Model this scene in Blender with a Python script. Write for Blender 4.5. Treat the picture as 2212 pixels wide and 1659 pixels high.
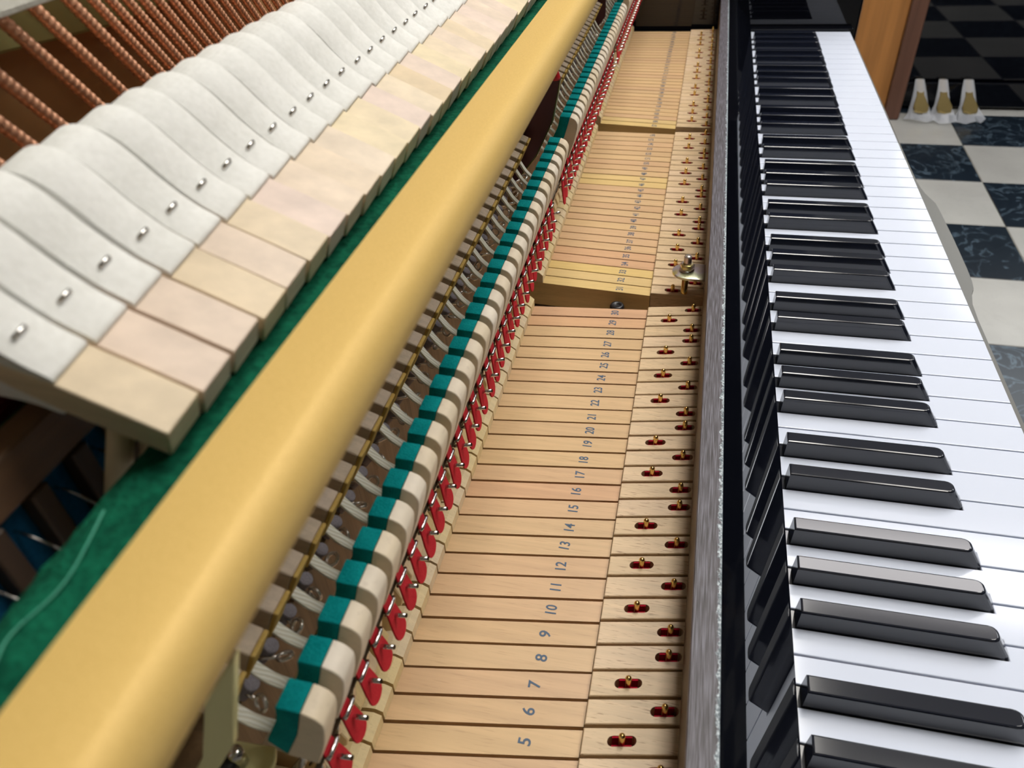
import bpy, bmesh, math, random
from mathutils import Vector, Matrix

random.seed(7)
for o in list(bpy.data.objects):
    bpy.data.objects.remove(o)
S = bpy.context.scene
COL = S.collection
Z0 = 0.73                      # height of the white key tops above the floor

# ------------------------------------------------------------------ camera, light, exposure
cam_d = bpy.data.cameras.new('camera')
cam = bpy.data.objects.new('camera', cam_d)
COL.objects.link(cam)
S.camera = cam
cam_d.sensor_fit = 'HORIZONTAL'
cam_d.sensor_width = 36.0
cam_d.lens = 1615.48 * 36.0 / 2212.0
cam_d.clip_start = 0.01
cam_d.clip_end = 60
r0 = Vector((0.973718789, 0.220518240, -0.056951083))
r1 = Vector((0.096283812, -0.625177930, -0.774520486))
r2 = Vector((-0.206400455, 0.748681683, -0.629979833))
m = Matrix.Identity(4)
for i in range(3):
    m[i][0], m[i][1], m[i][2] = r0[i], -r1[i], -r2[i]
m[0][3], m[1][3], m[2][3] = -0.2189127, -0.1017875, 0.3368105 + Z0
cam.matrix_world = m
cam_d.dof.use_dof = True
cam_d.dof.focus_distance = 0.47
cam_d.dof.aperture_fstop = 15.0

w = bpy.data.worlds.new('room_air')
S.world = w
w.use_nodes = True
w.node_tree.nodes['Background'].inputs[0].default_value = (0.75, 0.85, 1.0, 1)
w.node_tree.nodes['Background'].inputs[1].default_value = 0.3
S.view_settings.view_transform = 'Standard'
S.view_settings.look = 'None'
S.view_settings.gamma = 1.0
S.view_settings.use_curve_mapping = False
S.view_settings.exposure = 0.30

# ceiling lamps and added fill lamps: (x, y, size x, size y, strength, colour)
CEIL = 2.75
LAMPS = [(0.80, 1.84, 1.35, 0.36, 6.0, (1.0, 0.96, 0.96)),
         (0.85, 0.60, 0.90, 0.76, 9.0, (1.0, 0.955, 0.89)),  # added fill for the bass end, kept out of the key reflections
         (2.0, 4.7, 1.5, 2.2, 3.5, (0.93, 0.97, 1.0)),
         (0.06, 1.0, 0.40, 1.3, 16.5, (1.0, 0.955, 0.88)),  # added overhead fill for the key sticks and beech buttons
         (2.3, 1.75, 0.6, 1.0, 10.0, (0.93, 0.96, 1.0))]

# ------------------------------------------------------------------ materials
def mat(name, col=(.8, .8, .8), rough=.5, metal=0.0, spec=.5, **kw):
    M = bpy.data.materials.new(name)
    M.use_nodes = True
    b = M.node_tree.nodes['Principled BSDF']
    b.inputs['Base Color'].default_value = (*col, 1)
    b.inputs['Roughness'].default_value = rough
    b.inputs['Metallic'].default_value = metal
    b.inputs['Specular IOR Level'].default_value = spec
    for k, v in kw.items():
        b.inputs[k.replace('_', ' ')].default_value = v
    return M

def nodes(M):
    nt = M.node_tree
    return nt, nt.nodes['Principled BSDF'], (lambda t: nt.nodes.new('ShaderNode' + t)), nt.links.new

def coords(M, scale, jitter=True):
    nt, b, N, L = nodes(M)
    tc = N('TexCoord'); mp = N('Mapping')
    mp.inputs['Scale'].default_value = scale
    L(tc.outputs['Object'], mp.inputs['Vector'])
    if jitter:
        oi = N('ObjectInfo'); mul = N('Math'); mul.operation = 'MULTIPLY'; mul.inputs[1].default_value = 37.0
        L(oi.outputs['Random'], mul.inputs[0])
        L(mul.outputs[0], mp.inputs['Location'])
    return mp

def ramp(M, stops, interp='LINEAR'):
    n = M.node_tree.nodes.new('ShaderNodeValToRGB')
    cr = n.color_ramp
    cr.interpolation = interp
    if len(stops) == 1: stops = [stops[0], (1.0, stops[0][1])]
    while len(cr.elements) < len(stops):
        cr.elements.new(0.5)
    for e, (p, c) in zip(cr.elements, stops):
        e.position = p
        e.color = (*c, 1)
    return n

def bump(M, height, strength, dist=.001):
    nt, b, N, L = nodes(M)
    bp = N('Bump'); bp.inputs['Strength'].default_value = strength; bp.inputs['Distance'].default_value = dist
    L(height, bp.inputs['Height']); L(bp.outputs['Normal'], b.inputs['Normal'])

def wood(name, tints, scale=(6, 130, 130), grain=.16, rough=.55, fleck=0.0, bumpy=.15):
    """grained wood; each object takes its own tint between the colours of the list"""
    M = mat(name, tints[0], rough)
    nt, b, N, L = nodes(M)
    mp = coords(M, scale)
    no = N('TexNoise'); no.inputs['Scale'].default_value = 1.0; no.inputs['Detail'].default_value = 6
    no.inputs['Roughness'].default_value = .6
    L(mp.outputs[0], no.inputs['Vector'])
    oi = N('ObjectInfo')
    rp = ramp(M, [(i / max(1, len(tints) - 1), c) for i, c in enumerate(tints)])
    L(oi.outputs['Random'], rp.inputs[0])
    gr = ramp(M, [(.3, (1 - grain,) * 3), (.7, (1 + grain * .35,) * 3)])
    L(no.outputs['Fac'], gr.inputs[0])
    mx = N('Mix'); mx.data_type = 'RGBA'; mx.blend_type = 'MULTIPLY'; mx.inputs[0].default_value = 1
    L(rp.outputs[0], mx.inputs[6]); L(gr.outputs[0], mx.inputs[7])
    out = mx.outputs[2]
    if fleck:
        mp2 = coords(M, (scale[0] * 14, scale[1] * 5, scale[2] * 5))
        n2 = N('TexNoise'); n2.inputs['Scale'].default_value = 1; n2.inputs['Detail'].default_value = 2
        L(mp2.outputs[0], n2.inputs['Vector'])
        r2_ = ramp(M, [(.60, (1, 1, 1)), (.70, (1 - fleck, 1 - fleck * 1.15, 1 - fleck * 1.25))])
        L(n2.outputs['Fac'], r2_.inputs[0])
        m2 = N('Mix'); m2.data_type = 'RGBA'; m2.blend_type = 'MULTIPLY'; m2.inputs[0].default_value = 1
        L(out, m2.inputs[6]); L(r2_.outputs[0], m2.inputs[7])
        out = m2.outputs[2]
    L(out, b.inputs['Base Color'])
    bump(M, no.outputs['Fac'], bumpy, .0004)
    return M

def felt(name, c1, c2, scale=900, rough=.95, strength=.5, dist=.0006):
    M = mat(name, c1, rough, spec=.1)
    nt, b, N, L = nodes(M)
    mp = coords(M, (1, 1, 1))
    n1 = N('TexNoise'); n1.inputs['Scale'].default_value = scale; n1.inputs['Detail'].default_value = 3
    n2 = N('TexNoise'); n2.inputs['Scale'].default_value = scale * .12; n2.inputs['Detail'].default_value = 4
    L(mp.outputs[0], n1.inputs['Vector']); L(mp.outputs[0], n2.inputs['Vector'])
    mm = N('Math'); mm.operation = 'MULTIPLY_ADD'; mm.inputs[1].default_value = .5
    ml = N('Math'); ml.operation = 'MULTIPLY'; ml.inputs[1].default_value = .5
    L(n2.outputs['Fac'], ml.inputs[0]); L(n1.outputs['Fac'], mm.inputs[0]); L(ml.outputs[0], mm.inputs[2])
    rp = ramp(M, [(.35, c1), (.65, c2)])
    L(mm.outputs[0], rp.inputs[0]); L(rp.outputs[0], b.inputs['Base Color'])
    bump(M, n1.outputs['Fac'], strength, dist)
    return M

SPRUCE = wood('spruce', [(.565, .38, .205), (.60, .41, .225), (.61, .415, .215), (.575, .375, .21), (.605, .40, .225)], (5, 240, 240), .13, .42, .12)
SPRUCE_YELLOW = wood('yellow_spruce', [(.63, .455, .215), (.66, .47, .18)], (5, 240, 240), .13, .42, .12)
SPRUCE_PINK = wood('pink_spruce', [(.58, .35, .205), (.60, .365, .20)], (5, 240, 240), .13, .42, .12)
BEECH = wood('beech', [(.60, .44, .26), (.64, .475, .29), (.66, .49, .32)], (9, 330, 330), .18, .45, .45)
HEEL = wood('heel_maple', [(.72, .56, .27), (.74, .59, .33), (.70, .56, .36)], (60, 260, 20), .14, .5, .12)
MAPLE = wood('maple', [(.80, .66, .46), (.83, .71, .54), (.86, .76, .62)], (20, 60, 90), .12, .5, .08)
HORN = wood('hornbeam', [(.60, .46, .275), (.65, .53, .36), (.63, .50, .43), (.66, .55, .345), (.63, .52, .43)], (10, 90, 170), .20, .5)
CATCH = wood('catcher_wood', [(.58, .45, .31), (.64, .50, .37)], (30, 420, 420), .2, .6, .12)
SHANK = wood('shank_maple', [(.55, .44, .27), (.60, .48, .30)], (120, 120, 8), .12, .45)
RAILWOOD = wood('rail_wood', [(.30, .19, .10)], (120, 200, 6), .45, .5, .2)
DARKWOOD = wood('lever_wood', [(.055, .026, .010), (.075, .036, .012)], (60, 60, 8), .3, .5)
FRAMEWOOD = wood('frame_wood', [(.33, .27, .21)], (60, 60, 60), .12, .7)
BOARD = wood('back_board', [(.34, .17, .055)], (30, 5, 30), .25, .7)
POSTWOOD = wood('walnut_side', [(.46, .20, .055)], (26, 26, 1.6), .30, .30)
EDGEWOOD = wood('walnut_edge', [(.135, .062, .040)], (60, 60, 1.5), .45, .4, .2)

PLASTIC = mat('white_key_plastic', (.60, .65, .77), .10, spec=.5)
EBONY = mat('black_key_plastic', (.008, .010, .018), .11, IOR=1.68)
GLOSS = mat('black_polyester', (.003, .0035, .006), .025, spec=.55)
BOARDGLOSS = mat('polished_black_board', (.003, .0035, .006), .02, IOR=3.1)
BRASS = mat('brass', (.80, .56, .20), .18, 1.0)
PEDALBRASS = mat('pedal_brass', (.62, .47, .19), .25, .8)
STEEL = mat('steel', (.62, .60, .58), .16, 1.0)
DARKSTEEL = mat('dark_steel', (.13, .095, .06), .35, .8)
RING = mat('nickel_ring', (.78, .75, .70), .20, .75)
RED = felt('red_leather', (.50, .018, .028), (.60, .030, .042), 1500, .75, .3)
REDFELT = felt('red_felt', (.27, .004, .018), (.42, .012, .032), 1500)
TEAL = felt('teal_felt', (.000, .20, .205), (.006, .32, .315), 1400, strength=.6)
GREEN = felt('green_felt', (.001, .045, .024), (.005, .115, .060), 420, strength=.9, dist=.0015)
WHITEFELT = felt('white_felt', (.64, .64, .61), (.73, .73, .705), 500, strength=.25)
BLUE = felt('blue_felt', (.006, .075, .16), (.010, .11, .22), 700)
DARKRED = felt('dark_red_felt', (.06, .001, .004), (.09, .003, .006), 700)
DARKGREEN = felt('dark_green_felt', (.018, .035, .016), (.028, .05, .022), 700)
CREAMFELT = felt('cream_cloth', (.66, .64, .56), (.76, .74, .66), 500)
BUCKSKIN = felt('buckskin', (.52, .33, .09), (.62, .42, .13), 1500)
PUNCH = felt('grey_felt', (.25, .23, .26), (.33, .31, .34), 1200)
INK = mat('blue_ink', (.055, .095, .155), .6)
BLACKCAP = mat('black_cap', (.010, .010, .012), .35)
SLIP_SHEEN = mat('grey_ceiling_sheen', (.105, .103, .092), .35)  # grey stands in for the ceiling mirrored in the polished black slip

GOLD = mat('gold_paint', (.74, .50, .155), .50, .06, .20)
def _gold():
    nt, b, N, L = nodes(GOLD)
    mp = coords(GOLD, (1, 1, 1), False)
    n = N('TexNoise'); n.inputs['Scale'].default_value = 2600; n.inputs['Detail'].default_value = 1
    L(mp.outputs[0], n.inputs['Vector'])
    rp = ramp(GOLD, [(.3, (.56, .375, .115)), (.7, (.65, .445, .15))])
    L(n.outputs['Fac'], rp.inputs[0]); L(rp.outputs[0], b.inputs['Base Color'])
    bump(GOLD, n.outputs['Fac'], .10, .0002)
_gold()

ZINC = mat('yellow_zinc', (.72, .60, .30), .26, .75)
def _zinc():
    nt, b, N, L = nodes(ZINC)
    mp = coords(ZINC, (70, 70, 70))
    n = N('TexNoise'); n.inputs['Scale'].default_value = 1; n.inputs['Detail'].default_value = 1
    L(mp.outputs[0], n.inputs['Vector'])
    rp = ramp(ZINC, [(.32, (.62, .66, .40)), (.46, (.72, .70, .56)), (.58, (.70, .58, .66)), (.70, (.66, .56, .22))])
    L(n.outputs['Fac'], rp.inputs[0]); L(rp.outputs[0], b.inputs['Base Color'])
_zinc()
YZINC = mat('chromate_zinc', (.85, .80, .40), .34, .35)
PURPLEZINC = mat('dark_iridescent_zinc', (.13, .052, .058), .35, .55)
GREENZINC = mat('green_iridescent_zinc', (.10, .12, .035), .35, .55)
COPPER = mat('copper', (.82, .42, .25), .30, .5)
OLIVE = mat('olive_bronze', (.26, .24, .085), .5, .2)

STRIP = mat('worn_strip', (.2, .17, .15), .55)
def _strip():
    nt, b, N, L = nodes(STRIP)
    mp = coords(STRIP, (1500, 55, 1500), False)
    n = N('TexNoise'); n.inputs['Scale'].default_value = 1; n.inputs['Detail'].default_value = 5
    L(mp.outputs[0], n.inputs['Vector'])
    r1_ = ramp(STRIP, [(.28, (.022, .018, .019)), (.48, (.070, .062, .072)), (.72, (.17, .165, .20))])
    L(n.outputs['Fac'], r1_.inputs[0])
    # chipped lacquer along the front edge: whitish crumbs
    tc = N('TexCoord'); sp = N('SeparateXYZ'); L(tc.outputs['Object'], sp.inputs[0])
    n2 = N('TexNoise'); n2.inputs['Scale'].default_value = 330; n2.inputs['Detail'].default_value = 4
    L(tc.outputs['Object'], n2.inputs['Vector'])
    ma = N('Math'); ma.operation = 'MULTIPLY_ADD'; ma.inputs[1].default_value = 170.0; ma.inputs[2].default_value = 0.37
    L(sp.outputs['X'], ma.inputs[0])            # local x: 0 at the front edge, negative to the back
    ad = N('Math'); ad.operation = 'ADD'; L(ma.outputs[0], ad.inputs[0]); L(n2.outputs['Fac'], ad.inputs[1])
    r2_ = ramp(STRIP, [(.62, (0, 0, 0)), (.74, (1, 1, 1))])
    L(ad.outputs[0], r2_.inputs[0])
    n3 = N('TexNoise'); n3.inputs['Scale'].default_value = 900; n3.inputs['Detail'].default_value = 2
    L(tc.outputs['Object'], n3.inputs['Vector'])
    r3_ = ramp(STRIP, [(.40, (.10, .13, .15)), (.66, (.50, .56, .60))])
    L(n3.outputs['Fac'], r3_.inputs[0])
    mx = N('Mix'); mx.data_type = 'RGBA'
    L(r2_.outputs[0], mx.inputs[0]); L(r1_.outputs[0], mx.inputs[6]); L(r3_.outputs[0], mx.inputs[7])
    L(mx.outputs[2], b.inputs['Base Color'])
    bump(STRIP, n.outputs['Fac'], .5, .0004)
_strip()

def marble(name, base, vein, amount):
    M = mat(name, base, .30)
    nt, b, N, L = nodes(M)
    mp = coords(M, (1, 1, 1))
    n1 = N('TexNoise'); n1.inputs['Scale'].default_value = 9; n1.inputs['Detail'].default_value = 6
    n1.inputs['Distortion'].default_value = 1.6
    L(mp.outputs[0], n1.inputs['Vector'])
    rp = ramp(M, [(.0, base), (.485, base), (.50, tuple(a + (v - a) * amount for a, v in zip(base, vein))), (.525, base), (1, base)])
    L(n1.outputs['Fac'], rp.inputs[0])
    n2 = N('TexNoise'); n2.inputs['Scale'].default_value = 5; n2.inputs['Detail'].default_value = 5
    L(mp.outputs[0], n2.inputs['Vector'])
    r2_ = ramp(M, [(.3, (.86, .86, .86)), (.7, (1.1, 1.1, 1.1))]); L(n2.outputs['Fac'], r2_.inputs[0])
    mx = N('Mix'); mx.data_type = 'RGBA'; mx.blend_type = 'MULTIPLY'; mx.inputs[0].default_value = 1
    L(rp.outputs[0], mx.inputs[6]); L(r2_.outputs[0], mx.inputs[7])
    L(mx.outputs[2], b.inputs['Base Color'])
    return M
TILE_W = marble('white_marble_tile', (.47, .47, .45), (.42, .42, .40), .45)
TILE_B = marble('black_marble_tile', (.009, .016, .026), (.10, .15, .20), .8)
GROUT = mat('grout', (.35, .34, .30), .9)
WALL = mat('wall_paint', (.62, .61, .59), .9)
CEILM = mat('ceiling_paint', (.72, .72, .70), .95)
LAMPCASE = mat('lamp_case', (.8, .8, .8), .5)

STRAP = mat('strap_cloth', (.80, .76, .62), .9, spec=.1)
def _strap():
    nt, b, N, L = nodes(STRAP)
    mp = coords(STRAP, (1, 1, 1), False)
    wv = N('TexWave'); wv.wave_type = 'BANDS'; wv.bands_direction = 'DIAGONAL'
    wv.inputs['Scale'].default_value = 420; wv.inputs['Distortion'].default_value = .6
    L(mp.outputs[0], wv.inputs['Vector'])
    rp = ramp(STRAP, [(.2, (.74, .70, .56)), (.6, (.90, .88, .78))])
    L(wv.outputs['Fac'], rp.inputs[0]); L(rp.outputs[0], b.inputs['Base Color'])
    bump(STRAP, wv.outputs['Fac'], .6, .0003)
_strap()

WRAP = bpy.data.materials.new('clear_plastic_wrap')
WRAP.use_nodes = True
def _wrap():
    nt = WRAP.node_tree
    b = nt.nodes['Principled BSDF']
    b.inputs['Base Color'].default_value = (.75, .78, .85, 1)
    b.inputs['Roughness'].default_value = .15
    tr = nt.nodes.new('ShaderNodeBsdfTransparent')
    mx = nt.nodes.new('ShaderNodeMixShader'); mx.inputs[0].default_value = .42
    nt.links.new(tr.outputs[0], mx.inputs[1]); nt.links.new(b.outputs[0], mx.inputs[2])
    nt.links.new(mx.outputs[0], nt.nodes['Material Output'].inputs[0])
_wrap()

def emit(name, col, s):
    M = bpy.data.materials.new(name); M.use_nodes = True
    b = M.node_tree.nodes['Principled BSDF']
    b.inputs['Base Color'].default_value = (.9, .9, .9, 1)
    b.inputs['Emission Color'].default_value = (*col, 1)
    b.inputs['Emission Strength'].default_value = s
    return M

# ------------------------------------------------------------------ mesh helpers (piano coordinates: x depth, y along keyboard, z up from key tops)
ORG = {}
def tag(o, label=None, cat=None, group=None, kind=None):
    if label: o['label'] = label
    if cat: o['category'] = cat
    if group: o['group'] = group
    if kind: o['kind'] = kind
    return o

def thing(name, loc, label, cat, group=None):
    o = bpy.data.objects.new(name, None)
    o.empty_display_size = .01
    COL.objects.link(o)
    o.location = (loc[0], loc[1], loc[2] + Z0)
    ORG[o.name] = Vector(loc)
    return tag(o, label, cat, group)

def obj(name, bm, material, parent=None, smooth=False, label=None, shift=None):
    me = bpy.data.meshes.new(name)
    org = ORG[parent.name] if parent else Vector((0, 0, -Z0) if shift is None else shift)
    bmesh.ops.translate(bm, vec=-org, verts=bm.verts)
    if smooth:
        for f in bm.faces: f.smooth = (smooth != 'bevel' or f.calc_area() < 8e-6)
    bm.to_mesh(me); bm.free()
    for mm in (material if isinstance(material, (list, tuple)) else [material]):
        me.materials.append(mm)
    if smooth == 'edge':
        try:
            me.set_sharp_from_angle(angle=math.radians(38))
        except Exception:
            pass
    o = bpy.data.objects.new(name, me)
    COL.objects.link(o)
    if parent:
        o.parent = parent
        ORG[o.name] = org
    elif shift is not None:
        o.location = (shift[0], shift[1], shift[2] + Z0)
        ORG[o.name] = Vector(shift)
    if label: o['label'] = label
    return o

def copy_tree(o, loc):
    r = o.copy(); COL.objects.link(r)
    r.location = (loc[0], loc[1], loc[2] + Z0)
    ORG[r.name] = Vector(loc)
    def kids(src, dst):
        for c in list(src.children):
            d = c.copy(); COL.objects.link(d); d.parent = dst
            kids(c, d)
    kids(o, r)
    return r

def BM(): return bmesh.new()

def face(bm, vs):
    try:
        return bm.faces.new(vs)
    except ValueError:
        return None

def bev(bm, edges, w, seg=1):
    bmesh.ops.bevel(bm, geom=edges, offset=w, segments=seg, profile=.5, affect='EDGES', clamp_overlap=True)

def box(bm, x0, x1, y0, y1, z0, z1, b=0, seg=1):
    t = bmesh.new()
    r = bmesh.ops.create_cube(t, size=1)
    for v in t.verts:
        v.co = Vector(((x0 + x1) / 2 + v.co.x * (x1 - x0), (y0 + y1) / 2 + v.co.y * (y1 - y0), (z0 + z1) / 2 + v.co.z * (z1 - z0)))
    if b: bev(t, list(t.edges), b, seg)
    join(bm, t)

def join(bm, t, M=None):
    if M is not None: bmesh.ops.transform(t, matrix=M, verts=t.verts)
    mp = {v: bm.verts.new(v.co) for v in t.verts}
    for f in t.faces:
        nf = face(bm, [mp[v] for v in f.verts])
        if nf: nf.smooth = f.smooth; nf.material_index = f.material_index
    t.free()

def prism(bm, pts, y0, y1, b=0, seg=1, axis='y'):
    """closed outline pts extruded along axis; outline in (x,z) for y, (x,y) for z, (y,z) for x"""
    t = bmesh.new()
    def P(p, h):
        return {'y': (p[0], h, p[1]), 'z': (p[0], p[1], h), 'x': (h, p[0], p[1])}[axis]
    a = [t.verts.new(P(p, y0)) for p in pts]
    c = [t.verts.new(P(p, y1)) for p in pts]
    n = len(pts)
    face(t, a); face(t, c[::-1])
    for i in range(n):
        face(t, [a[i], a[(i + 1) % n], c[(i + 1) % n], c[i]])
    bmesh.ops.recalc_face_normals(t, faces=t.faces)
    if b: bev(t, list(t.edges), b, seg)
    join(bm, t)

def tube(bm, pts, r, seg=8, rs=None, cap=True):
    pts = [Vector(p) for p in pts]
    rings = []
    up = Vector((0, 0, 1))
    prev = None
    for i, p in enumerate(pts):
        d = (pts[min(i + 1, len(pts) - 1)] - pts[max(i - 1, 0)]).normalized()
        ref = prev if prev is not None else (Vector((1, 0, 0)) if abs(d.z) > .9 else up)
        u = d.cross(ref)
        if u.length < 1e-5: u = d.cross(Vector((0, 1, 0)))
        u.normalize(); v = u.cross(d).normalized(); prev = v
        rr = rs[i] if rs else r
        rings.append([bm.verts.new(p + rr * (math.cos(2 * math.pi * k / seg) * u + math.sin(2 * math.pi * k / seg) * v)) for k in range(seg)])
    for a, b_ in zip(rings, rings[1:]):
        for k in range(seg):
            f = face(bm, [a[k], a[(k + 1) % seg], b_[(k + 1) % seg], b_[k]])
            if f: f.smooth = True
    if cap:
        face(bm, rings[0][::-1]); face(bm, rings[-1])

def lathe(bm, prof, cx, cy, seg=12, M=None):
    """prof: (radius, z) from bottom to top"""
    t = bmesh.new()
    rings = []
    for r, z in prof:
        rings.append([t.verts.new((cx + r * math.cos(2 * math.pi * k / seg), cy + r * math.sin(2 * math.pi * k / seg), z)) for k in range(seg)])
    for a, b_ in zip(rings, rings[1:]):
        for k in range(seg):
            f = face(t, [a[k], a[(k + 1) % seg], b_[(k + 1) % seg], b_[k]])
            if f: f.smooth = True
    face(t, rings[0][::-1]); face(t, rings[-1])
    join(bm, t, M)

def catmull(pts, n=4, closed=True):
    out = []
    N = len(pts)
    for i in range(N if closed else N - 1):
        p0, p1, p2, p3 = (pts[(i + k) % N] if closed else pts[min(max(i + k, 0), N - 1)] for k in (-1, 0, 1, 2))
        for s in range(n):
            t = s / n
            out.append(tuple(.5 * ((2 * b) + (-a + c) * t + (2 * a - 5 * b + 4 * c - d) * t * t + (-a + 3 * b - 3 * c + d) * t ** 3)
                             for a, b, c, d in zip(p0, p1, p2, p3)))
    if not closed: out.append(pts[-1])
    return out

ONES = 'zeroth first second third fourth fifth sixth seventh eighth ninth tenth eleventh twelfth thirteenth fourteenth fifteenth sixteenth seventeenth eighteenth nineteenth'.split()
TENS = ['', '', 'twent', 'thirt', 'fort', 'fift', 'sixt', 'sevent', 'eight']
def ordinal(n):
    if n < 20: return ONES[n]
    t, u = divmod(n, 10)
    return TENS[t] + 'ieth' if u == 0 else TENS[t] + 'y-' + ONES[u]

# ------------------------------------------------------------------ the room
def structure(name, bm, material, label=None):
    o = obj(name, bm, material)
    o['kind'] = 'structure'
    if label: o['label'] = label
    return o

RX0, RX1, RY0, RY1 = -0.95, 4.2, -2.6, 6.6
FZ = -Z0
b = BM(); box(b, RX0, RX1, RY0, RY1, FZ - .1, FZ - .002); floor = structure('floor', b, GROUT, 'checkerboard floor of black and white marble tiles')
ORG[floor.name] = Vector((0, 0, -Z0))
b = BM(); box(b, RX0, RX1, RY0, RY1, CEIL - Z0, CEIL - Z0 + .1); structure('ceiling', b, CEILM)
b = BM(); box(b, RX0 - .1, RX0, RY0, RY1, FZ, CEIL - Z0); structure('wall_left', b, WALL)
b = BM(); box(b, RX1, RX1 + .1, RY0, RY1, FZ, CEIL - Z0); structure('wall_right', b, WALL)
b = BM(); box(b, RX0, RX1, RY1, RY1 + .1, FZ, CEIL - Z0); structure('wall_far', b, WALL)
b = BM(); box(b, RX0, RX1, RY0 - .1, RY0, FZ, CEIL - Z0); structure('wall_near', b, mat('dark_wall_paint', (.25, .24, .23), .9))

# tiles: each one a piece of the floor
TP = .2985
ang = math.radians(-1.4)
tile_mesh = {}
for i in range(-2, 5):
    for j in range(-8, 4):
        white = (i + j) % 2 == 0
        key = 'w' if white else 'b'
        ix, iy = .6686 + (i - .5) * TP - 0, 2.364 + (j - .5) * TP
        dx, dy = ix - .6686, iy - 2.364
        cx = .6686 + dx * math.cos(ang) - dy * math.sin(ang)
        cy = 2.364 + dx * math.sin(ang) + dy * math.cos(ang)
        if key not in tile_mesh:
            b = BM(); h = TP / 2 - .0012
            box(b, -h, h, -h, h, -.006, 0, .0012)
            me = bpy.data.meshes.new('tile'); b.to_mesh(me); b.free()
            me.materials.append(TILE_W if white else TILE_B)
            tile_mesh[key] = me
        t = bpy.data.objects.new('tile', tile_mesh[key])
        COL.objects.link(t)
        t.parent = floor
        t.location = (cx, cy, 0.001)
        t.rotation_euler = (0, 0, ang)

for (lx, ly, sx, sy, st, c), lab in zip(LAMPS, ('long white ceiling lamp nearest the far end of the keyboard', 'nearly square warm fill lamp added above the bass keys',
                                              'wide ceiling lamp over the far corner of the room', 'narrow warm fill lamp added straight above the wooden key sticks', 'ceiling lamp over the floor right of the keys')):
    z = CEIL - Z0
    t = thing('ceiling_lamp', (lx, ly, z - .03), lab, 'lamp', 'ceiling lamps')
    b = BM(); box(b, lx - sx / 2 - .02, lx + sx / 2 + .02, ly - sy / 2 - .02, ly + sy / 2 + .02, z - .028, z - .001, .004); obj('lamp_case', b, LAMPCASE, t)
    b = BM(); box(b, lx - sx / 2, lx + sx / 2, ly - sy / 2, ly + sy / 2, z - .032, z - .0285); obj('diffuser', b, emit('lamp_light', c, st), t)

# ------------------------------------------------------------------ piano case
YE = 1.2405                       # inner face of the treble side
case = thing('piano_case', (-.25, .6, -.05), 'glossy black upright piano case, opened, with its key bed and treble side', 'piano')
b = BM(); box(b, -.52, .0125, YE, YE + .05, -.30, .46, .003, 2); obj('side_panel', b, GLOSS, case)
b = BM(); box(b, -.155, .004, 1.2265, YE, -.03, .0035, .0012, 2); obj('key_block', b, GLOSS, case)
b = BM(); box(b, -.50, .004, -.06, YE, -.09, -.045); obj('key_bed', b, FRAMEWOOD, case)
b = BM(); box(b, -.462, -.456, -.12, YE, -.04, .44); obj('back_board', b, BOARD, case)
b = BM(); prism(b, [(-.08, .2785), (.1, .2765), (.17, .270), (.30, .268), (.30, .40), (-.08, .40)], -.4555, -.444, .001, axis='x'); obj('iron_frame', b, OLIVE, case)
b = BM(); box(b, -.424, -.417, -.05, .121, .2905, .32, .002, 2); obj('cloth_strip', b, CREAMFELT, case)
# key slip with the wide middle part
b = BM()
front = [(.0035, -.08), (.0140, -.08), (.0140, .455), (.0150, .478), (.0180, .494), (.0212, .503), (.0226, .515), (.0233, .537), (.0235, .589), (.0228, .640), (.0220, .664),
         (.0195, .674), (.0165, .685), (.0146, .698), (.0134, .714), (.0130, .75), (.0130, YE), (.0035, YE)]
prism(b, front, -.075, -.019, .0008, 1, 'z'); slip = obj('key_slip', b, GLOSS, case)
b = BM(); prism(b, [(x - .0004 if x > .01 else x + .0004, y) for x, y in front], -.0188, -.0182, 0, 1, 'z'); obj('slip_top', b, SLIP_SHEEN, case, label='flat key slip top, coloured grey for the ceiling it reflects')
for o_ in (slip,): pass

# back rail strip under the key tails and key frame with balance pins
frame = thing('key_frame', (-.25, .6, -.04), 'pale wooden key frame under the keys, carrying a row of brass pins', 'frame')
b = BM(); box(b, -.42, -.16, -.045, 1.236, -.0445, -.027); obj('frame_board', b, FRAMEWOOD, frame)
b = BM(); lathe(b, [(.0056, -.0269), (.0058, -.0060), (.0050, -.0045), (.0030, -.0045), (.0026, -.0058)], -.2680, .4180, 18)
obj('cap_screw', b, BLACKCAP, frame, label='round black cap screw in the gap between the keys')

# ------------------------------------------------------------------ keys
def sect(k):
    if k <= 30: return 0
    if k <= 56: return 1
    return 2
def lines(n, s):
    """right border of key n (border n lies between key n and n+1) at x=-.3333, -.2422, -.199 for the section s"""
    if s == 0: return (.1038 + (n - 9) * .01413, .1169 + (n - 9) * .01383, .1249 + (n - 9) * .0138)
    if s == 1: return (.4352 + (n - 30) * .01343, .4268 + (n - 30) * .01361, .4262 + (n - 30) * .01368)
    return (.8091 + (n - 56) * .01297, .7969 + (n - 56) * .01335, .7958 + (n - 56) * .01343)
PW = .0235
BLACKS = {1, 4, 6, 9, 11}
OFFS = {1: .0012, 4: -.0022, 6: .0022, 9: -.0030, 11: 0.0, 1: 0.0026}   # A#, C#, D#, F#, G#
OFFS = {1: .0030, 4: -.0022, 6: .0022, 9: -.0030, 11: 0.0}
whites, info = -1, {}
for k in range(1, 89):
    p = (k - 1) % 12
    if p in BLACKS:
        c = (whites + 1) * PW + OFFS[p]
        info[k] = ('b', c - .0052, c + .0052)
    else:
        whites += 1
        info[k] = ('w', whites * PW, (whites + 1) * PW)
XF, XB, XM = -.0006, -.1462, -.0505
XBW = -.157
def is_black(k): return k in info and info[k][0] == 'b'
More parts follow.
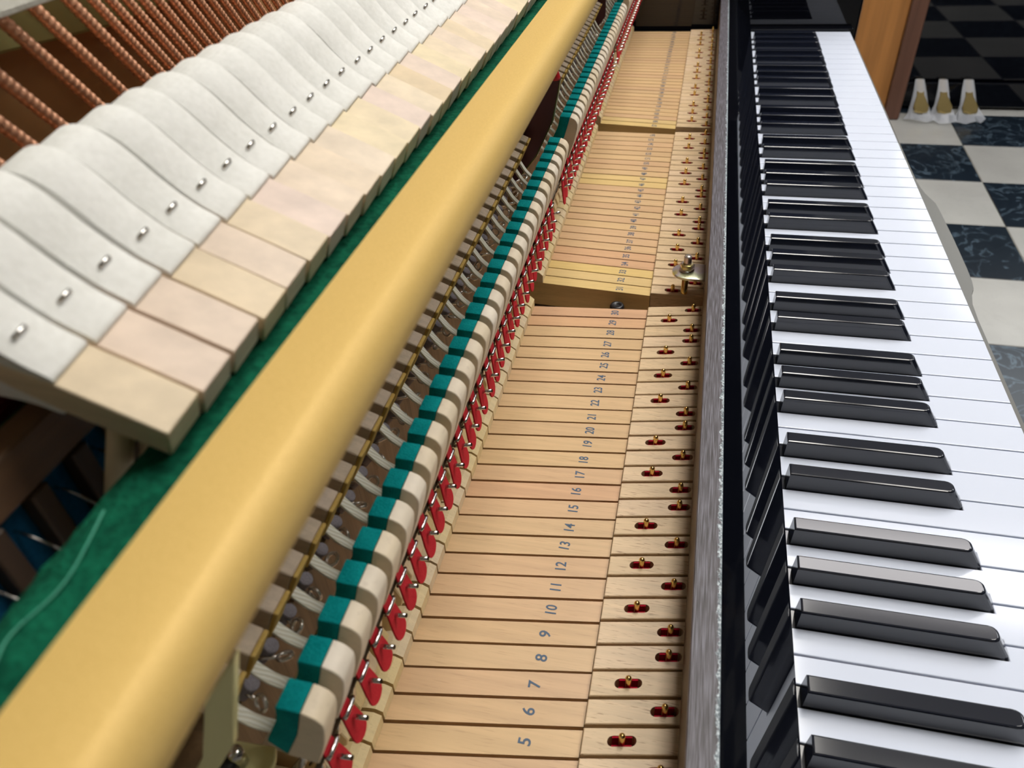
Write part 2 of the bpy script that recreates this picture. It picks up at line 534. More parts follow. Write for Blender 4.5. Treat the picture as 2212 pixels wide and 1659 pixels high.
def tail(k):
    t, a, c = info[k]
    if t == 'b': return a, c
    lo = info[k - 1][2] + .0006 if is_black(k - 1) else a + .0005
    hi = info[k + 1][1] - .0006 if is_black(k + 1) else c - .0005
    return lo, hi
GAP = .00075
PIN_SPOTS = []
digits = {}
def number_mesh(txt):
    cu = bpy.data.curves.new('number', 'FONT')
    cu.body = txt; cu.size = .0100; cu.align_x = 'CENTER'; cu.align_y = 'CENTER'; cu.resolution_u = 3; cu.offset = .00016
    cu.space_character = 1.0
    o = bpy.data.objects.new('number', cu)
    me = bpy.data.meshes.new_from_object(o)
    bpy.data.objects.remove(o)
    return me

def loft(bm, secs):
    """secs: (x, ylo, yhi, zlo, zhi)"""
    rings = [[bm.verts.new((x, a, zl)), bm.verts.new((x, c, zl)), bm.verts.new((x, c, zh)), bm.verts.new((x, a, zh))] for x, a, c, zl, zh in secs]
    face(bm, rings[0][::-1]); face(bm, rings[-1])
    for p, q in zip(rings, rings[1:]):
        for i in range(4): face(bm, [p[i], p[(i + 1) % 4], q[(i + 1) % 4], q[i]])
    bmesh.ops.recalc_face_normals(bm, faces=bm.faces)

def key_label(k):
    t = info[k][0]
    p = (k - 1) % 12
    if t == 'w':
        return 'white piano key with stick stamped %d, %s key from the near bass end' % (k, ordinal(k))
    return 'black piano key with stick stamped %d, %s key from the near bass end' % (k, ordinal(k))

for k in range(1, 89):
    s = sect(k)
    L3, R3 = lines(k - 1, s), lines(k, s)
    g = GAP * random.uniform(.75, 1.25)
    ya = [v + g for v in L3]; yb = [v - g for v in R3]
    lo, hi = tail(k)
    t = info[k][0]
    yc = (ya[1] + yb[1]) / 2
    root = thing('piano_key', (-.2422, yc, -.012), key_label(k), 'piano key', 'white piano keys' if t == 'w' else 'black piano keys')
    # spruce stick from the tail to the front
    ex = (ya[0] + (ya[0] - ya[1]) * .3, yb[0] + (yb[0] - yb[1]) * .3)
    secs = [(-.3605, ex[0], ex[1], -.022, 0), (-.3333, ya[0], yb[0], -.022, 0), (-.2424, ya[1], yb[1], -.022, 0)]
    b = BM(); loft(b, secs)
    secs = [(-.2424, ya[1], yb[1], -.022, -.0125), (-.199, ya[2], yb[2], -.022, -.0125), (-.160, lo, hi, -.022, -.0125)]
    loft(b, secs)
    if t == 'w':
        wl, wh = info[k][1] + .0012, info[k][2] - .0012
        loft(b, [(-.160, lo, hi, -.022, -.0026), (XM - .002, lo, hi, -.022, -.0026)])
        loft(b, [(XM - .002, wl, wh, -.022, -.0026), (-.004, wl, wh, -.022, -.0026)])
    else:
        loft(b, [(-.160, lo, hi, -.022, -.0162), (XM - .002, lo, hi, -.022, -.0162)])
    obj('wooden_stick', b, SPRUCE_YELLOW if k in (31, 32, 33, 46, 47, 57, 58) else SPRUCE_PINK if k in (16, 29, 30, 34, 35) else SPRUCE, root)
    # heel block at the tail
    b = BM()
    pr = [(-.3333, .0002), (-.3331, .0068), (-.3362, .0096), (-.3402, .0104), (-.3605, .0104), (-.3605, .0002)]
    q = []
    t2 = bmesh.new()
    A, Bv = [], []
    for x, z in pr:
        f = (x + .3333) / (-.3605 + .3333)
        A.append(t2.verts.new((x, ya[0] + (ex[0] - ya[0]) * f, z))); Bv.append(t2.verts.new((x, yb[0] + (ex[1] - yb[0]) * f, z)))
    face(t2, A); face(t2, Bv[::-1])
    for i in range(len(pr)): face(t2, [A[i], A[(i + 1) % len(pr)], Bv[(i + 1) % len(pr)], Bv[i]])
    bmesh.ops.recalc_face_normals(t2, faces=t2.faces)
    join(b, t2)
    obj('heel_block', b, HEEL, root)
    # beech button with its pin slot
    px = -.2247 if t == 'b' else -.2072
    fx = (px + .2422) / (-.199 + .2422)
    pa, pb = ya[1] + (ya[2] - ya[1]) * fx, yb[1] + (yb[2] - yb[1]) * fx
    pc = (pa + pb) / 2
    PIN_SPOTS.append((k, px, pc))
    zt, zb_ = .003, -.012
    b = BM()
    outer = [(-.2420, ya[1]), (-.199, ya[2]), (-.162, lo + (ya[2] - lo) * .05), (-.162, hi + (yb[2] - hi) * .05), (-.199, yb[2]), (-.2420, yb[1])]
    sk = (ya[2] - ya[1]) / (-.199 + .2422)
    hl, hr = .0039, .0025
    hole = []
    for i in range(9):
        a_ = math.pi / 2 + math.pi * i / 8; hole.append((-hl + hr * math.cos(a_), hr * math.sin(a_)))
    for i in range(9):
        a_ = -math.pi / 2 + math.pi * i / 8; hole.append((hl + hr * math.cos(a_), hr * math.sin(a_)))
    hole = [(px + x, pc + y + x * sk) for x, y in hole]
    ov = [b.verts.new((x, y, zt)) for x, y in outer]
    hv = [b.verts.new((x, y, zt)) for x, y in hole]
    es = [b.edges.new((ov[i], ov[(i + 1) % len(ov)])) for i in range(len(ov))] + [b.edges.new((hv[i], hv[(i + 1) % len(hv)])) for i in range(len(hv))]
    bmesh.ops.triangle_fill(b, use_beauty=True, edges=es)
    bmesh.ops.recalc_face_normals(b, faces=b.faces)
    if b.faces[:] and b.faces[0].normal.z < 0: bmesh.ops.reverse_faces(b, faces=b.faces)
    o2 = [b.verts.new((x, y, zb_)) for x, y in outer]
    h2 = [b.verts.new((x, y, zb_)) for x, y in hole]
    for i in range(len(ov)):
        j = (i + 1) % len(ov); face(b, [ov[j], ov[i], o2[i], o2[j]])
    for i in range(len(hv)):
        j = (i + 1) % len(hv); face(b, [hv[i], hv[j], h2[j], h2[i]])
    face(b, h2)
    bmesh.ops.recalc_face_normals(b, faces=[f for f in b.faces if abs(f.normal.z) < .5])
    tops = [e for e in b.edges if all(v in ov for v in e.verts) and len(e.link_faces) == 2 and abs(e.link_faces[0].normal.z - e.link_faces[1].normal.z) > .5]
    try:
        bev(b, tops, .0004, 1)
    except Exception:
        pass
    obj('beech_button', b, BEECH, root)
    b = BM()                                        # red bushing cloth on both long sides of the slot
    for sgn in (-1, 1):
        y1_, y2_ = pc + sgn * .0027, pc + sgn * .0016
        tb = bmesh.new(); loft(tb, [(px - .0044, min(y1_, y2_) - .0044 * sk, max(y1_, y2_) - .0044 * sk, -.0118, .0026), (px + .0044, min(y1_, y2_) + .0044 * sk, max(y1_, y2_) + .0044 * sk, -.0118, .0026)])
        join(b, tb)
    tb = bmesh.new(); loft(tb, [(px - .0056, pc - .002 - .005 * sk, pc + .002 - .005 * sk, -.0118, -.0075), (px + .0056, pc - .002 + .005 * sk, pc + .002 + .005 * sk, -.0118, -.0075)]); join(b, tb)
    obj('red_bushing', b, REDFELT, root)
    # stamped number
    me = number_mesh(str(k))
    me.materials.append(INK)
    sy = .66 if k > 9 else .8
    nx = -.2676 + random.uniform(-.0006, .0006)
    fx2 = (nx + .3333) / (-.2422 + .3333)
    ny = (ya[0] + (ya[1] - ya[0]) * fx2 + yb[0] + (yb[1] - yb[0]) * fx2) / 2 + random.uniform(-.0005, .0005)
    M = Matrix.Translation(Vector((nx, ny, .00012)) - ORG[root.name]) @ Matrix.Rotation(math.pi / 2 + random.uniform(-.08, .08), 4, 'Z') @ Matrix.Diagonal((sy, .82, 1, 1))
    me.transform(M)
    o = bpy.data.objects.new('stamped_number', me); COL.objects.link(o); o.parent = root
    # the part the player touches
    if t == 'w':
        a, c = info[k][1] + .00045, info[k][2] - .00045
        pts = [(XF, a), (XF, c), (XM, c), (XM, hi), (XBW, hi), (XBW, lo), (XM, lo), (XM, a)]
        ded = []
        for p_ in pts:
            if not ded or (abs(ded[-1][0] - p_[0]) + abs(ded[-1][1] - p_[1])) > 2e-4: ded.append(p_)
        b = BM(); prism(b, ded, -.0024, 0, .00055, 2, 'z')
        box(b, -.0030, XF, a + .0004, c - .0004, -.019, -.0020, .0003)
        obj('key_top', b, PLASTIC, root)
    else:
        c = (lo + hi) / 2
        h = .0118
        b = BM()
        vs = []
        for x0_, x1_, hw, z in ((XB, -.0502, .0053, -.0160), (XB, -.0505, .0052, .0005), (XB + .0006, -.0575, .00445, h)):
            vs.append([b.verts.new((x0_, c - hw, z)), b.verts.new((x1_, c - hw, z)), b.verts.new((x1_, c + hw, z)), b.verts.new((x0_, c + hw, z))])
        face(b, vs[0]); face(b, vs[2])
        for p_, q_ in zip(vs, vs[1:]):
            for i in range(4): face(b, [p_[i], p_[(i + 1) % 4], q_[(i + 1) % 4], q_[i]])
        bmesh.ops.recalc_face_normals(b, faces=b.faces)
        corner = [e for e in b.edges if all(abs(v.co.z - h) < 1e-6 or v.co.x > -.058 for v in e.verts) and any(v.co.x > -.058 for v in e.verts) and all(v.co.z > 0 for v in e.verts) and not all(abs(v.co.z - .0005) < 1e-6 for v in e.verts)]
        fr = [e for e in corner if abs(e.verts[0].co.z - e.verts[1].co.z) > .001]
        bev(b, fr, .0034, 4)
        te = [e for e in b.edges if all(abs(v.co.z - h) < 1e-6 for v in e.verts)]
        bev(b, te, .0009, 2)
        box(b, -.1625, -.1464, lo, hi, -.0161, -.0012)
        obj('black_key_top', b, EBONY, root, smooth='bevel')

# brass balance pins stand in the frame
pin0 = None
for k, px, pc in PIN_SPOTS:
    if pin0 is None:
        b = BM(); lathe(b, [(.0016, -.0270), (.0016, .0072), (.0014, .0080), (.0008, .0086), (.0001, .0088)], 0, 0, 10)
        me = bpy.data.meshes.new('balance_pin'); b.to_mesh(me); b.free(); me.materials.append(BRASS); pin0 = me
    o = bpy.data.objects.new('balance_pin', pin0); COL.objects.link(o); o.parent = frame
    o.location = Vector((px, pc, 0)) - ORG[frame.name]

# ------------------------------------------------------------------ nameboard in front of the beech buttons
nb = thing('nameboard', (-.1884, .6, .053), 'long glossy black slanted nameboard with a worn wooden top edge, behind the keys', 'board')
b = BM(); prism(b, [(-.1508, .0122), (-.1883, .0530), (-.2001, .0530), (-.2001, .0085), (-.1560, .0120)], -.02, 1.2395); obj('slanted_face', b, BOARDGLOSS, nb)
b = BM(); prism(b, [(-.1881, .0529), (-.1884, .0537), (-.2000, .0537), (-.2004, .0529)], -.02, 1.2395); obj('worn_top_edge', b, STRIP, nb, label='worn grey wooden top edge with chipped lacquer')
b = BM(); box(b, -.2005, -.2001, -.02, 1.2395, .0087, .0529); obj('back_face', b, DARKWOOD, nb)

# rest bracket with bolt between the two key sections
rb = thing('support_bracket', (-.2150, .4335, .022), 'zinc-plated bracket with a bolt and nut on a brass rod, behind the nameboard', 'bracket')
b = BM()
pts = [(-.2002, .4455), (-.2002, .4215)] + [(-.2145 + .0120 * math.cos(math.pi / 2 + math.pi * i / 10), .4335 - .0120 * math.sin(math.pi / 2 + math.pi * i / 10)) for i in range(11)]
prism(b, pts, .0200, .0222, .0005, 2, 'z'); obj('plate', b, ZINC, rb, smooth='edge')
b = BM(); lathe(b, [(.0026, -.0268), (.0026, .0199)], -.2155, .4310, 12); obj('rod', b, BRASS, rb)
b = BM(); lathe(b, [(.0058, .0223), (.0060, .0232), (.0050, .0240)], -.2150, .4340, 20); obj('washer', b, STEEL, rb)
b = BM(); lathe(b, [(.0056, .0240), (.0058, .0248), (.0058, .0278), (.0050, .0288)], -.2150, .4340, 6); obj('nut', b, ZINC, rb)
b = BM(); prof = [(.0030, .0288)]
for i in range(7): prof += [(.0032, .0290 + i * .0009), (.0027, .02945 + i * .0009)]
prof += [(.0026, .0355), (.0001, .0356)]
lathe(b, prof, -.2150, .4340, 14); obj('bolt', b, ZINC, rb)

# ------------------------------------------------------------------ action
def ya_(k):
    s = sect(k)
    if s == 0: return -.0129 + .0141 * (k - 1)
    if s == 1: return .4445 + .01343 * (k - 31)
    return .8168 + .01297 * (k - 57)
GEND = {0: 'bass section', 1: 'middle section', 2: 'treble section'}

# whippens with their backchecks
YW = .0046
wp = thing('whippen', (-.335, 0, .03), 'x', 'action lever', 'whippens with teal backchecks')
b = BM(); prism(b, [(-.405, .0165), (-.345, .0165), (-.3385, .020), (-.337, .026), (-.340, .0345), (-.350, .0375), (-.405, .0375)], -.0044, .0044, .0005); obj('lever_body', b, HEEL, wp)
b = BM(); prism(b, catmull([(-.3094, .1406), (-.3062, .1392), (-.3044, .1370), (-.3038, .1336), (-.3060, .1240), (-.3110, .1095)], 3, False) + [(-.3208, .1115), (-.3139, .1262)], -YW, YW, .0003)
obj('backcheck_block', b, MAPLE, wp, smooth='edge')
b = BM(); prism(b, [(-.3095, .1407)] + [(-.3139, .1262), (-.3208, .1115)] + [(-.3258, .1180)] + catmull([(-.3250, .1200), (-.3190, .1325), (-.3169, .1412)], 3, False), -YW - .0001, YW + .0001, .0006, 2)
obj('teal_felt', b, TEAL, wp, smooth='edge')
b = BM(); tube(b, [(-.352, 0, .036), (-.338, 0, .060), (-.322, 0, .095), (-.3155, 0, .115)], .0011, 6); obj('backcheck_wire', b, STEEL, wp)
b = BM()
tube(b, [(-.345, .0085, .034), (-.3245, .0085, .070), (-.3222, .0088, .0865), (-.3205, .0095, .0872), (-.3192, .010, .0868)], .0008, 6)
tube(b, [(-.3180, .0058, .0866), (-.3176, .0068, .0872), (-.3176, .0125, .0872), (-.3180, .0138, .0866)], .00105, 8)
tube(b, [(-.3215, .0106, .0785), (-.3175, .0104, .0795), (-.3120, .0100, .0815)], .00095, 8)
obj('bridle_wire', b, STEEL, wp)
wproto = wp

# hammers
A24 = math.radians(24)
sdir = Vector((-math.cos(A24), 0, math.sin(A24))); hdir = Vector((math.sin(A24), 0, math.cos(A24))); ydir = Vector((0, 1, 0))
tilt = math.radians(12)
wdir = math.cos(tilt) * ydir + math.sin(tilt) * hdir
udir = math.cos(tilt) * hdir - math.sin(tilt) * ydir
T0 = Vector((-.3185, .0101, .2368))
MH = Matrix(((sdir.x, wdir.x, udir.x, T0.x), (sdir.y, wdir.y, udir.y, T0.y), (sdir.z, wdir.z, udir.z, T0.z), (0, 0, 0, 1)))
hm = thing('piano_hammer', (-.36, 0, .18), 'x', 'hammer', 'felt piano hammers')
HT = .0105
def hprism(bm, pts, y0, y1, bv, seg=1):
    t = bmesh.new(); prism(t, pts, y0, y1, bv, seg); join(bm, t, MH)
b = BM(); hprism(b, [(0, 0), (.012, .0003), (.0250, .0004), (.036, -.001), (.052, -.0055), (.036, -HT + .001), (.0250, -HT), (0, -HT + .001)], -.0058, .0058, .0003); obj('moulding', b, HORN, hm, smooth='edge')
top = [(.0248, .0004), (.0254, .0020), (.031, .0028), (.0365, .0046), (.0425, .0074), (.048, .0106), (.0535, .0132), (.0590, .0141), (.0645, .0124), (.0695, .0078), (.0725, .0008)]
prof = catmull(top, 3, False)
prof = prof + [(.0735, -.0052)] + [(x, -HT - h) for x, h in reversed(prof)]
inner = [(.0255, -HT), (.036, -HT + .001), (.052, -.0055), (.036, -.001), (.0255, .0004)]
b = BM()
# felt wraps the moulding: upper and lower halves that meet at the nose
hp = catmull(top, 3, False)
hprism(b, hp + [(.0735, -.0052), (.052, -.0055), (.036, -.001)], -.0056, .0056, .0005, 2)
hprism(b, [(x, -HT - h) for x, h in hp] + [(.0735, -.0053), (.052, -.0056), (.036, -HT + .001)], -.0056, .0056, .0005, 2)
obj('hammer_felt', b, WHITEFELT, hm, smooth='edge')
b = BM(); t2 = bmesh.new(); tube(t2, [(.0352, -.0021, .0030), (.0352, -.0016, .0047), (.0352, .0016, .0047), (.0352, .0021, .0030)], .0006, 8); join(b, t2, MH); obj('staple', b, STEEL, hm)
b = BM()
h0 = T0 + sdir * .0145 - udir * .007; h1 = Vector((-.376, 0, .135))
tube(b, [tuple(h0 + (h1 - h0) * f) for f in (0, .25, .5, .75, 1)], .0031, 10); obj('shank', b, SHANK, hm)
b = BM(); prism(b, [(-.388, .112), (-.366, .112), (-.362, .128), (-.368, .145), (-.382, .146), (-.390, .132)], -.0045, .0045, .0006); obj('butt', b, MAPLE, hm)
b = BM(); prism(b, [(-.3320, .1402), (-.3455, .1462), (-.3520, .1312), (-.3385, .1258)], -.0047, .0047, .0004); obj('catcher', b, CATCH, hm)
b = BM(); prism(b, [(-.3304, .1396), (-.3319, .1401), (-.3384, .1257), (-.3374, .1249)], -.0046, .0046, .0003); obj('catcher_leather', b, BUCKSKIN, hm)
b = BM(); tube(b, [(-.347, 0, .137), (-.372, 0, .130)], .0024, 8); obj('catcher_stem', b, MAPLE, hm)
def ribbon(bm, pts, wy, th):
    """band with width along y following pts"""
    P = [Vector(p) for p in pts]
    rings = []
    for i, p in enumerate(P):
        d = (P[min(i + 1, len(P) - 1)] - P[max(i - 1, 0)]).normalized()
        n = d.cross(Vector((0, 1, 0))).normalized()
        ww = wy[i] if isinstance(wy, list) else wy
        rings.append([bm.verts.new(p + n * th + Vector((0, -ww, 0))), bm.verts.new(p + n * th + Vector((0, ww, 0))), bm.verts.new(p - n * th + Vector((0, ww, 0))), bm.verts.new(p - n * th + Vector((0, -ww, 0)))])
    for a, c in zip(rings, rings[1:]):
        for i in range(4): face(bm, [a[i], a[(i + 1) % 4], c[(i + 1) % 4], c[i]])
    face(bm, rings[0][::-1]); face(bm, rings[-1])
    bmesh.ops.recalc_face_normals(bm, faces=bm.faces)
b = BM()
ribbon(b, catmull([(-.3420, 0, .1290), (-.3385, .0004, .1235), (-.3345, .0012, .1165), (-.3300, .0028, .1110), (-.3255, .0055, .1050), (-.3215, .0080, .0985), (-.3196, .0090, .0925)], 3, False), .0020, .0006)
strap = obj('bridle_strap', b, STRAP, hm, smooth='edge')
b = BM()
outline = []
nT = 8
L_ = [(-.0030, 0), (-.0037, -.010), (-.0046, -.018), (-.0049, -.0240)]
arc = [(-.0049 * math.cos(math.pi * i / nT), -.0240 - .0056 * math.sin(math.pi * i / nT)) for i in range(1, nT)]
outline = L_ + arc + [(-x, z) for x, z in reversed(L_)]
outline = [(.0088 + y + (-z) * .10, .0935 + z) for y, z in outline]
t2 = bmesh.new(); prism(t2, outline, -.3194, -.3185, .00015, 1, 'x')
for v in t2.verts: v.co.x += (.0935 - v.co.z) * .07
join(b, t2)
obj('red_leather_tip', b, RED, hm)
hproto = hm

for k in range(1, 89):
    y = ya_(k)
    n = ordinal(k)
    wob = random.uniform(-.0004, .0004)
    if k == 1:
        wk, hk = wproto, hproto
        for o_, z_ in ((wk, .03), (hk, .18)):
            o_.location = (o_.location.x, y, o_.location.z)
    else:
        wk = copy_tree(wproto, (-.335, y, .03)); hk = copy_tree(hproto, (-.36, y + wob, .18))
    wk['label'] = 'teal-felted backcheck on its action lever, %s from the near bass end' % n
    hk['label'] = 'white felt piano hammer with wooden tail, %s from the near bass end' % n
    hk.rotation_euler = (0, random.uniform(-.006, .006), 0)

# bridle rail: thin dark rod along the tongues
def top_thing(name, bm, material, label, cat, shift, group=None, smooth=False):
    o = obj(name, bm, material, None, smooth, None, Vector(shift))
    return tag(o, label, cat, group)
b = BM(); tube(b, [(-.3206, -.04, .0852), (-.3206, 1.225, .0852)], .0011, 8)
top_thing('bridle_rail', b, DARKSTEEL, 'thin dark metal rod running along behind the red leather tongues', 'rod', (-.3206, .6, .0852))

# regulating rail with eye screws and grey buttons
reg = thing('regulating_rail', (-.355, .6, .1), 'brown wooden regulating rail with silver eye screws, deep inside the action', 'rail')
for (y0, y1) in ((-.03, .40), (.435, .795), (.81, 1.225)):
    b = BM(); box(b, -.366, -.350, y0, y1, .070, .100, .001); obj('rail_beam', b, RAILWOOD, reg)
eye = {}
for k in range(1, 89):
    y = ya_(k) + .0130 + random.uniform(-.001, .001)
    v = k % 5
    if v not in eye:
        b = BM()
        a_ = (.2, 1.0, -.5, .6, 1.4)[v]
        ring = [(0.0032 + .0026 * math.cos(q) * 1, .0026 * math.sin(q) * math.cos(a_), .0026 * math.sin(q) * math.sin(a_)) for q in [2 * math.pi * i / 14 for i in range(15)]]
        tube(b, ring, .00078, 7, cap=False)
        tube(b, [(-.0085, 0, 0), (.0008, 0, 0)], .0008, 6)
        me = bpy.data.meshes.new('eye_screw'); b.to_mesh(me); b.free(); me.materials.append(RING); eye[v] = me
        for p_ in me.polygons: p_.use_smooth = True
    o = bpy.data.objects.new('eye_screw', eye[v]); COL.objects.link(o); o.parent = reg
    o.location = Vector((-.3425, y, .1055 + random.uniform(-.001, .001))) - ORG[reg.name]
    o.rotation_euler = (0, random.uniform(-.5, -.1), random.uniform(-.5, .5))
b = BM(); lathe(b, [(.0029, -.012), (.0029, .005), (.0026, .0056)], 0, 0, 14); pm = bpy.data.meshes.new('grey_button'); b.to_mesh(pm); b.free(); pm.materials.append(PUNCH)
for k in range(1, 89):
    o = bpy.data.objects.new('grey_button', pm); COL.objects.link(o); o.parent = reg
    o.location = Vector((-.3480, ya_(k) + .0160, .1040)) - ORG[reg.name]; o.rotation_euler = (0, .65, 0)

# butt rail behind everything
b = BM(); box(b, -.430, -.392, -.03, 1.225, .095, .140, .002); top_thing('action_rail', b, DARKWOOD, 'dark wooden main rail that carries the hammer butts', 'rail', (-.41, .6, .11))

# gold hammer rail with green felt
rail = thing('hammer_rail', (-.295, .55, .232), 'broad gold-painted hammer rest rail running along the hammers, with green felt', 'rail')
gp = [(-.3045, .2270), (-.3055, .2385), (-.3048, .2405)] + catmull([(-.3000, .2412), (-.2950, .2415), (-.2908, .2413), (-.2880, .2405), (-.2857, .2383), (-.2844, .2350), (-.2842, .2310), (-.2856, .2262), (-.2885, .2225)], 5, False) + [(-.3000, .2215)]
b = BM(); prism(b, gp, -.14, 1.222); obj('gold_bar', b, GOLD, rail, smooth='edge')
b = BM()
n_y = 420
ys = [-.14 + (1.22 + .14) * i / n_y for i in range(n_y + 1)]
sec0 = [(-.3058, .2140), (-.3300, .2140), (-.3338, .2165), (-.3345, .2205), (-.3325, .2243), (-.3270, .2262), (-.3200, .2266), (-.3120, .2266), (-.3058, .2266)]
rings = []
for y in ys:
    rings.append([b.verts.new((x + (random.uniform(-.0004, .0004) if 1 <= i <= 6 else 0), y, z + (random.uniform(-.0003, .0003) if 2 <= i <= 7 else 0))) for i, (x, z) in enumerate(sec0)])
for a, c in zip(rings, rings[1:]):
    for i in range(len(sec0)): face(b, [a[i], a[(i + 1) % len(sec0)], c[(i + 1) % len(sec0)], c[i]])
face(b, rings[0]); face(b, rings[-1][::-1])
bmesh.ops.recalc_face_normals(b, faces=b.faces)
obj('green_felt', b, GREEN, rail, smooth=True)
b = BM(); tube(b, catmull([(-.3277, -.0230, .2268), (-.3259, -.0287, .2270), (-.3238, -.0373, .2270), (-.3236, -.0424, .2270), (-.3244, -.0463, .2270), (-.3253, -.0496, .2270), (-.3254, -.0529, .2270), (-.3241, -.0564, .2270)], 4, False), .00026, 5)
obj('felt_crease', b, felt('pale_thread', (.05, .25, .17), (.08, .32, .22)), rail, label='pale loose thread on the green felt')

# spring rail below the first hammers
sp = thing('spring_rail', (-.363, .3, .2), 'brown wooden spring rail with blue felt and wire springs, under the hammer heads', 'rail')
b = BM(); box(b, -.3670, -.3590, -.09, 1.22, .2155, .2285, .0006); obj('rail_beam', b, wood('spring_rail_wood', [(.15, .072, .028)], (30, 4, 90), .4, .5, .2), sp)
b = BM(); box(b, -.3665, -.3640, -.09, 1.22, .165, .2155); obj('blue_felt', b, BLUE, sp)
for j in range(-6, 29):
    yy = .0026 + .0141 * j
    if j == -6:
        b = BM(); prism(b, [(-.3638, .2150), (-.3588, .2150), (-.3582, .19), (-.3600, .165), (-.3638, .165)], -.0027, .0027, .0005); lm = bpy.data.meshes.new('lever'); b.to_mesh(lm); b.free(); lm.materials.append(DARKWOOD)
        b = BM(); tube(b, catmull([(-.3640, 0, .2075), (-.3600, .0002, .2060), (-.3560, .001, .2020), (-.3500, .0018, .1965), (-.3470, .002, .193)], 4, False), .0004, 6); sm = bpy.data.meshes.new('wire_spring'); b.to_mesh(sm); b.free(); sm.materials.append(STEEL)
    for nm, me, dy in (('lever', lm, 0), ('wire_spring', sm, .0070)):
        o = bpy.data.objects.new(nm, me); COL.objects.link(o); o.parent = sp
        o.location = Vector((0, yy + dy, 0)) - ORG[sp.name]
b = BM(); box(b, -.3705, -.3675, -.09, 1.22, .20, .2262); obj('dark_green_felt', b, DARKGREEN, sp)
b = BM(); box(b, -.3860, -.3720, -.09, .022, .212, .2285, .001); obj('red_felt', b, DARKRED, sp)

# action brackets
br = thing('action_bracket', (-.33, -.03, .12), 'yellow zinc-plated bracket at the near bass end of the action', 'bracket', 'action brackets')
b = BM(); prism(b, [(-.3030, .1962), (-.3191, .1712), (-.3322, .1363), (-.362, .085), (-.352, .080), (-.3330, .1245), (-.3185, .1494)], -.0325, -.0300, .0003); obj('upright_plate', b, YZINC, br)
b = BM(); prism(b, [(-.3520, -.030), (-.3330, -.030), (-.3300, -.027), (-.3290, -.016), (-.3310, -.0115), (-.3500, -.0125)], .098, .1000, .0005, 1, 'z'); obj('foot_plate', b, YZINC, br)
b = BM(); lathe(b, [(.0042, .1001), (.0042, .1035), (.0030, .1045), (.0012, .1048)], -.3430, -.0205, 14); obj('black_knob', b, BLACKCAP, br, label='round black screw head')
b = BM(); lathe(b, [(.0024, .1001), (.0024, .1075), (.0012, .1085)], -.3395, -.0185, 12); obj('bolt', b, STEEL, br)
b2 = thing('action_bracket', (-.33, .412, .12), 'dark iridescent bracket with a red top, between bass and middle hammers', 'bracket', 'action brackets')
pl = [(-.3110, .1760), (-.3120, .1700), (-.3168, .1480), (-.3290, .1230), (-.3401, .1090), (-.370, .07), (-.385, .07), (-.356, .115), (-.338, .150), (-.322, .178)]
b = BM(); prism(b, pl, .4090, .4128, .0002); obj('upright_plate', b, PURPLEZINC, b2)
ed = [(-.3108, .1762), (-.3118, .1700), (-.3166, .1480), (-.3288, .1230), (-.3399, .1090), (-.3405, .1094), (-.3294, .1236), (-.3172, .1484), (-.3124, .1702), (-.3114, .1762)]
b = BM(); prism(b, ed, .4088, .4150); obj('plate_edge', b, GREENZINC, b2, label='greenish edge of the bracket plate')
b = BM(); lathe(b, [(.0036, .1762), (.0034, .1785), (.0018, .1830), (.0008, .1850)], -.3145, .4115, 12); obj('red_cap', b, mat('red_paint', (.62, .012, .015), .35), b2, label='red painted top')
b3 = thing('action_bracket', (-.33, .80, .12), 'dark iridescent bracket between middle and treble hammers', 'bracket', 'action brackets')
b = BM(); prism(b, [(-.3290, .1500), (-.3290, .1230), (-.3401, .1090), (-.370, .07), (-.385, .07), (-.356, .115), (-.340, .150)], .8005, .8040, .0002); obj('upright_plate', b, PURPLEZINC, b3)

# ------------------------------------------------------------------ copper-wound strings
XS = -.43
def string_mesh(r):
    bm = BM()
    pts, rs = [], []
    pitch = r * 1.08
    n = int(.20 / pitch)
    d = Vector((0, -.715, 1)).normalized()
    L0 = -.11
    for i in range(n):
        for f, q in ((0, .80), (.22, .95), (.5, 1.0), (.78, .95)):
            pts.append(tuple(d * (L0 + (i + f) * pitch))); rs.append(r * q)
    tube(bm, pts, r, 8, rs)
    me = bpy.data.meshes.new('bass_string'); bm.to_mesh(me); bm.free(); me.materials.append(COPPER)
    return me
smeshes = {}
spots = [.0600, .0745, .0895, .1055, .1255, .1400, .1550] + [.1645 + .00747 * i for i in range(21)]
for j, yj in enumerate(spots):
    g = .0026 - .00006 * j if j < 7 else .00195 - .00010 * ((j - 7) // 4)
    g = round(g, 5)
    if g not in smeshes: smeshes[g] = string_mesh(g)
    o = bpy.data.objects.new('bass_string', smeshes[g]); COL.objects.link(o)
    o.location = (XS, yj, .26 + Z0)
    ORG[o.name] = Vector((XS, yj, .26))
    tag(o, ('thick' if j < 7 else 'thin') + ' copper-wound bass string behind the hammers, %s from the near end' % ordinal(j + 1), 'string', 'copper-wound bass strings')

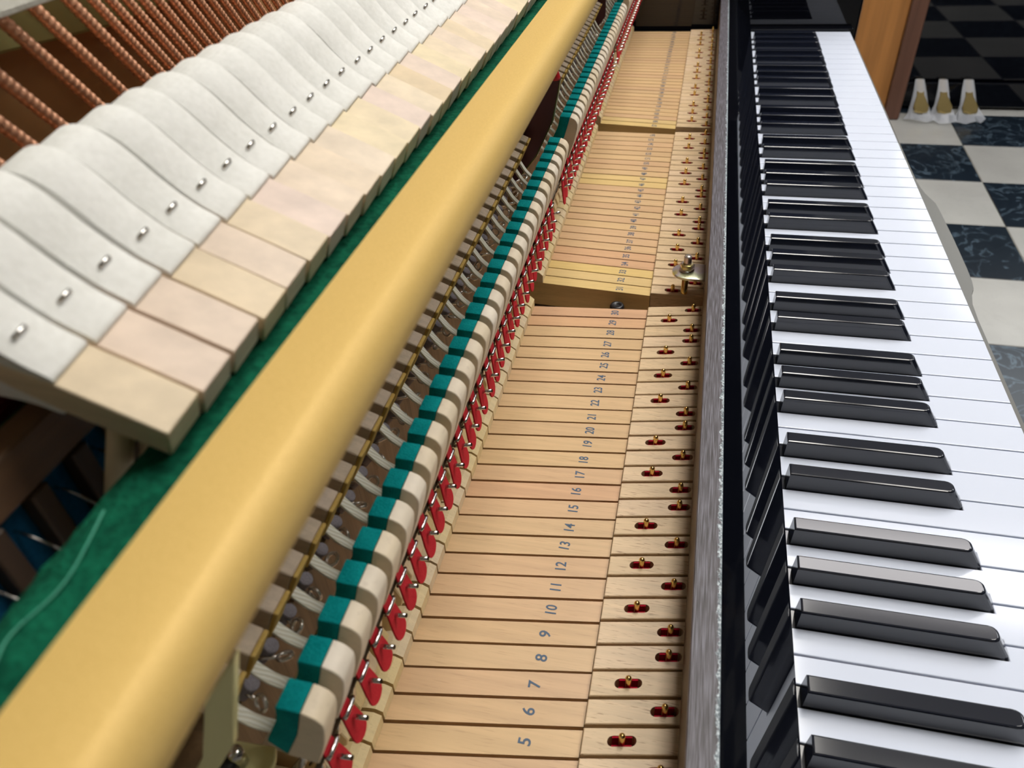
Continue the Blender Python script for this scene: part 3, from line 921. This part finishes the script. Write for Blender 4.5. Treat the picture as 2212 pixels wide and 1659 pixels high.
# ------------------------------------------------------------------ things beyond the keyboard
ob = thing('black_piano', (1.2, 3.2, FZ), 'glossy black upright piano standing across the far floor, three pedals in its base', 'piano')
b = BM(); box(b, .53, 1.95, 3.02, 3.06, FZ + .105, FZ + .62, .003); obj('lower_panel', b, GLOSS, ob)
b = BM(); box(b, .53, 1.95, 3.005, 3.06, FZ + .012, FZ + .100, .003); obj('base_board', b, GLOSS, ob)
b = BM(); box(b, .53, 1.95, 3.06, 3.50, FZ + .002, FZ + 1.2, .003); obj('case_body', b, GLOSS, ob)
b = BM(); box(b, .53, 1.95, 2.90, 3.059, FZ + .62, FZ + .72, .003); obj('key_bed', b, GLOSS, ob)
for i, (u0, px) in enumerate(((0, .572), (1, .650), (2, .735))):
    b = BM()
    t2 = bmesh.new()
    prism(t2, [(-.011, .16), (.011, .16), (.013, .08), (.026, .030), (.022, .006), (0, 0), (-.022, .006), (-.026, .030), (-.013, .08)], 0, .010, .002, 1, 'z')
    bmesh.ops.rotate(t2, verts=t2.verts, cent=(0, 0, 0), matrix=Matrix.Rotation(.48, 3, 'X'))
    join(b, t2, Matrix.Translation((px, 2.875, FZ + .030)))
    pd = obj('pedal', b, PEDALBRASS, ob)
    b = BM()
    t2 = bmesh.new()
    rings = []
    rnd = random.Random(i + 3)
    for zz, yy, w_, d_ in ((.112, .118, .015, .009), (.085, .085, .020, .014), (.048, .050, .027, .022), (.026, .014, .040, .032), (.012, -.006, .052, .036)):
        rings.append([t2.verts.new((px + w_ * math.cos(q) * rnd.uniform(.85, 1.15), 2.885 + yy + d_ * math.sin(q), FZ + zz + rnd.uniform(-.006, .006) * (zz < .06))) for q in [2 * math.pi * n_ / 10 for n_ in range(10)]])
    for a, c in zip(rings, rings[1:]):
        for n_ in range(10): face(t2, [a[n_], a[(n_ + 1) % 10], c[(n_ + 1) % 10], c[n_]])
    face(t2, rings[0])
    join(b, t2)
    obj('plastic_wrap', b, WRAP, pd, label='crumpled clear plastic wrap over the pedal')

ws = thing('brown_piano', (.47, 3.2, FZ), 'orange-brown wooden piano seen from its side, left of the pedals', 'piano')
b = BM(); box(b, .30, .452, 2.905, 3.45, FZ + .002, FZ + 1.15, .003); obj('side_board', b, POSTWOOD, ws)
b = BM(); box(b, .4522, .505, 2.885, 3.45, FZ + .002, FZ + 1.15, .004); obj('edge_board', b, EDGEWOOD, ws, label='dark brown striped edge board')

mp_ = thing('black_piano', (2.1, .6, FZ), 'glossy black upright piano seen only mirrored in the slanted nameboard', 'piano')
b = BM(); box(b, 2.05, 2.6, -1.6, 3.4, FZ + .002, FZ + 1.25, .004); obj('case_body', b, GLOSS, mp_)
b = BM(); box(b, 1.80, 2.0495, -1.6, 2.75, FZ + .60, FZ + .76, .004); obj('key_bed', b, GLOSS, mp_)
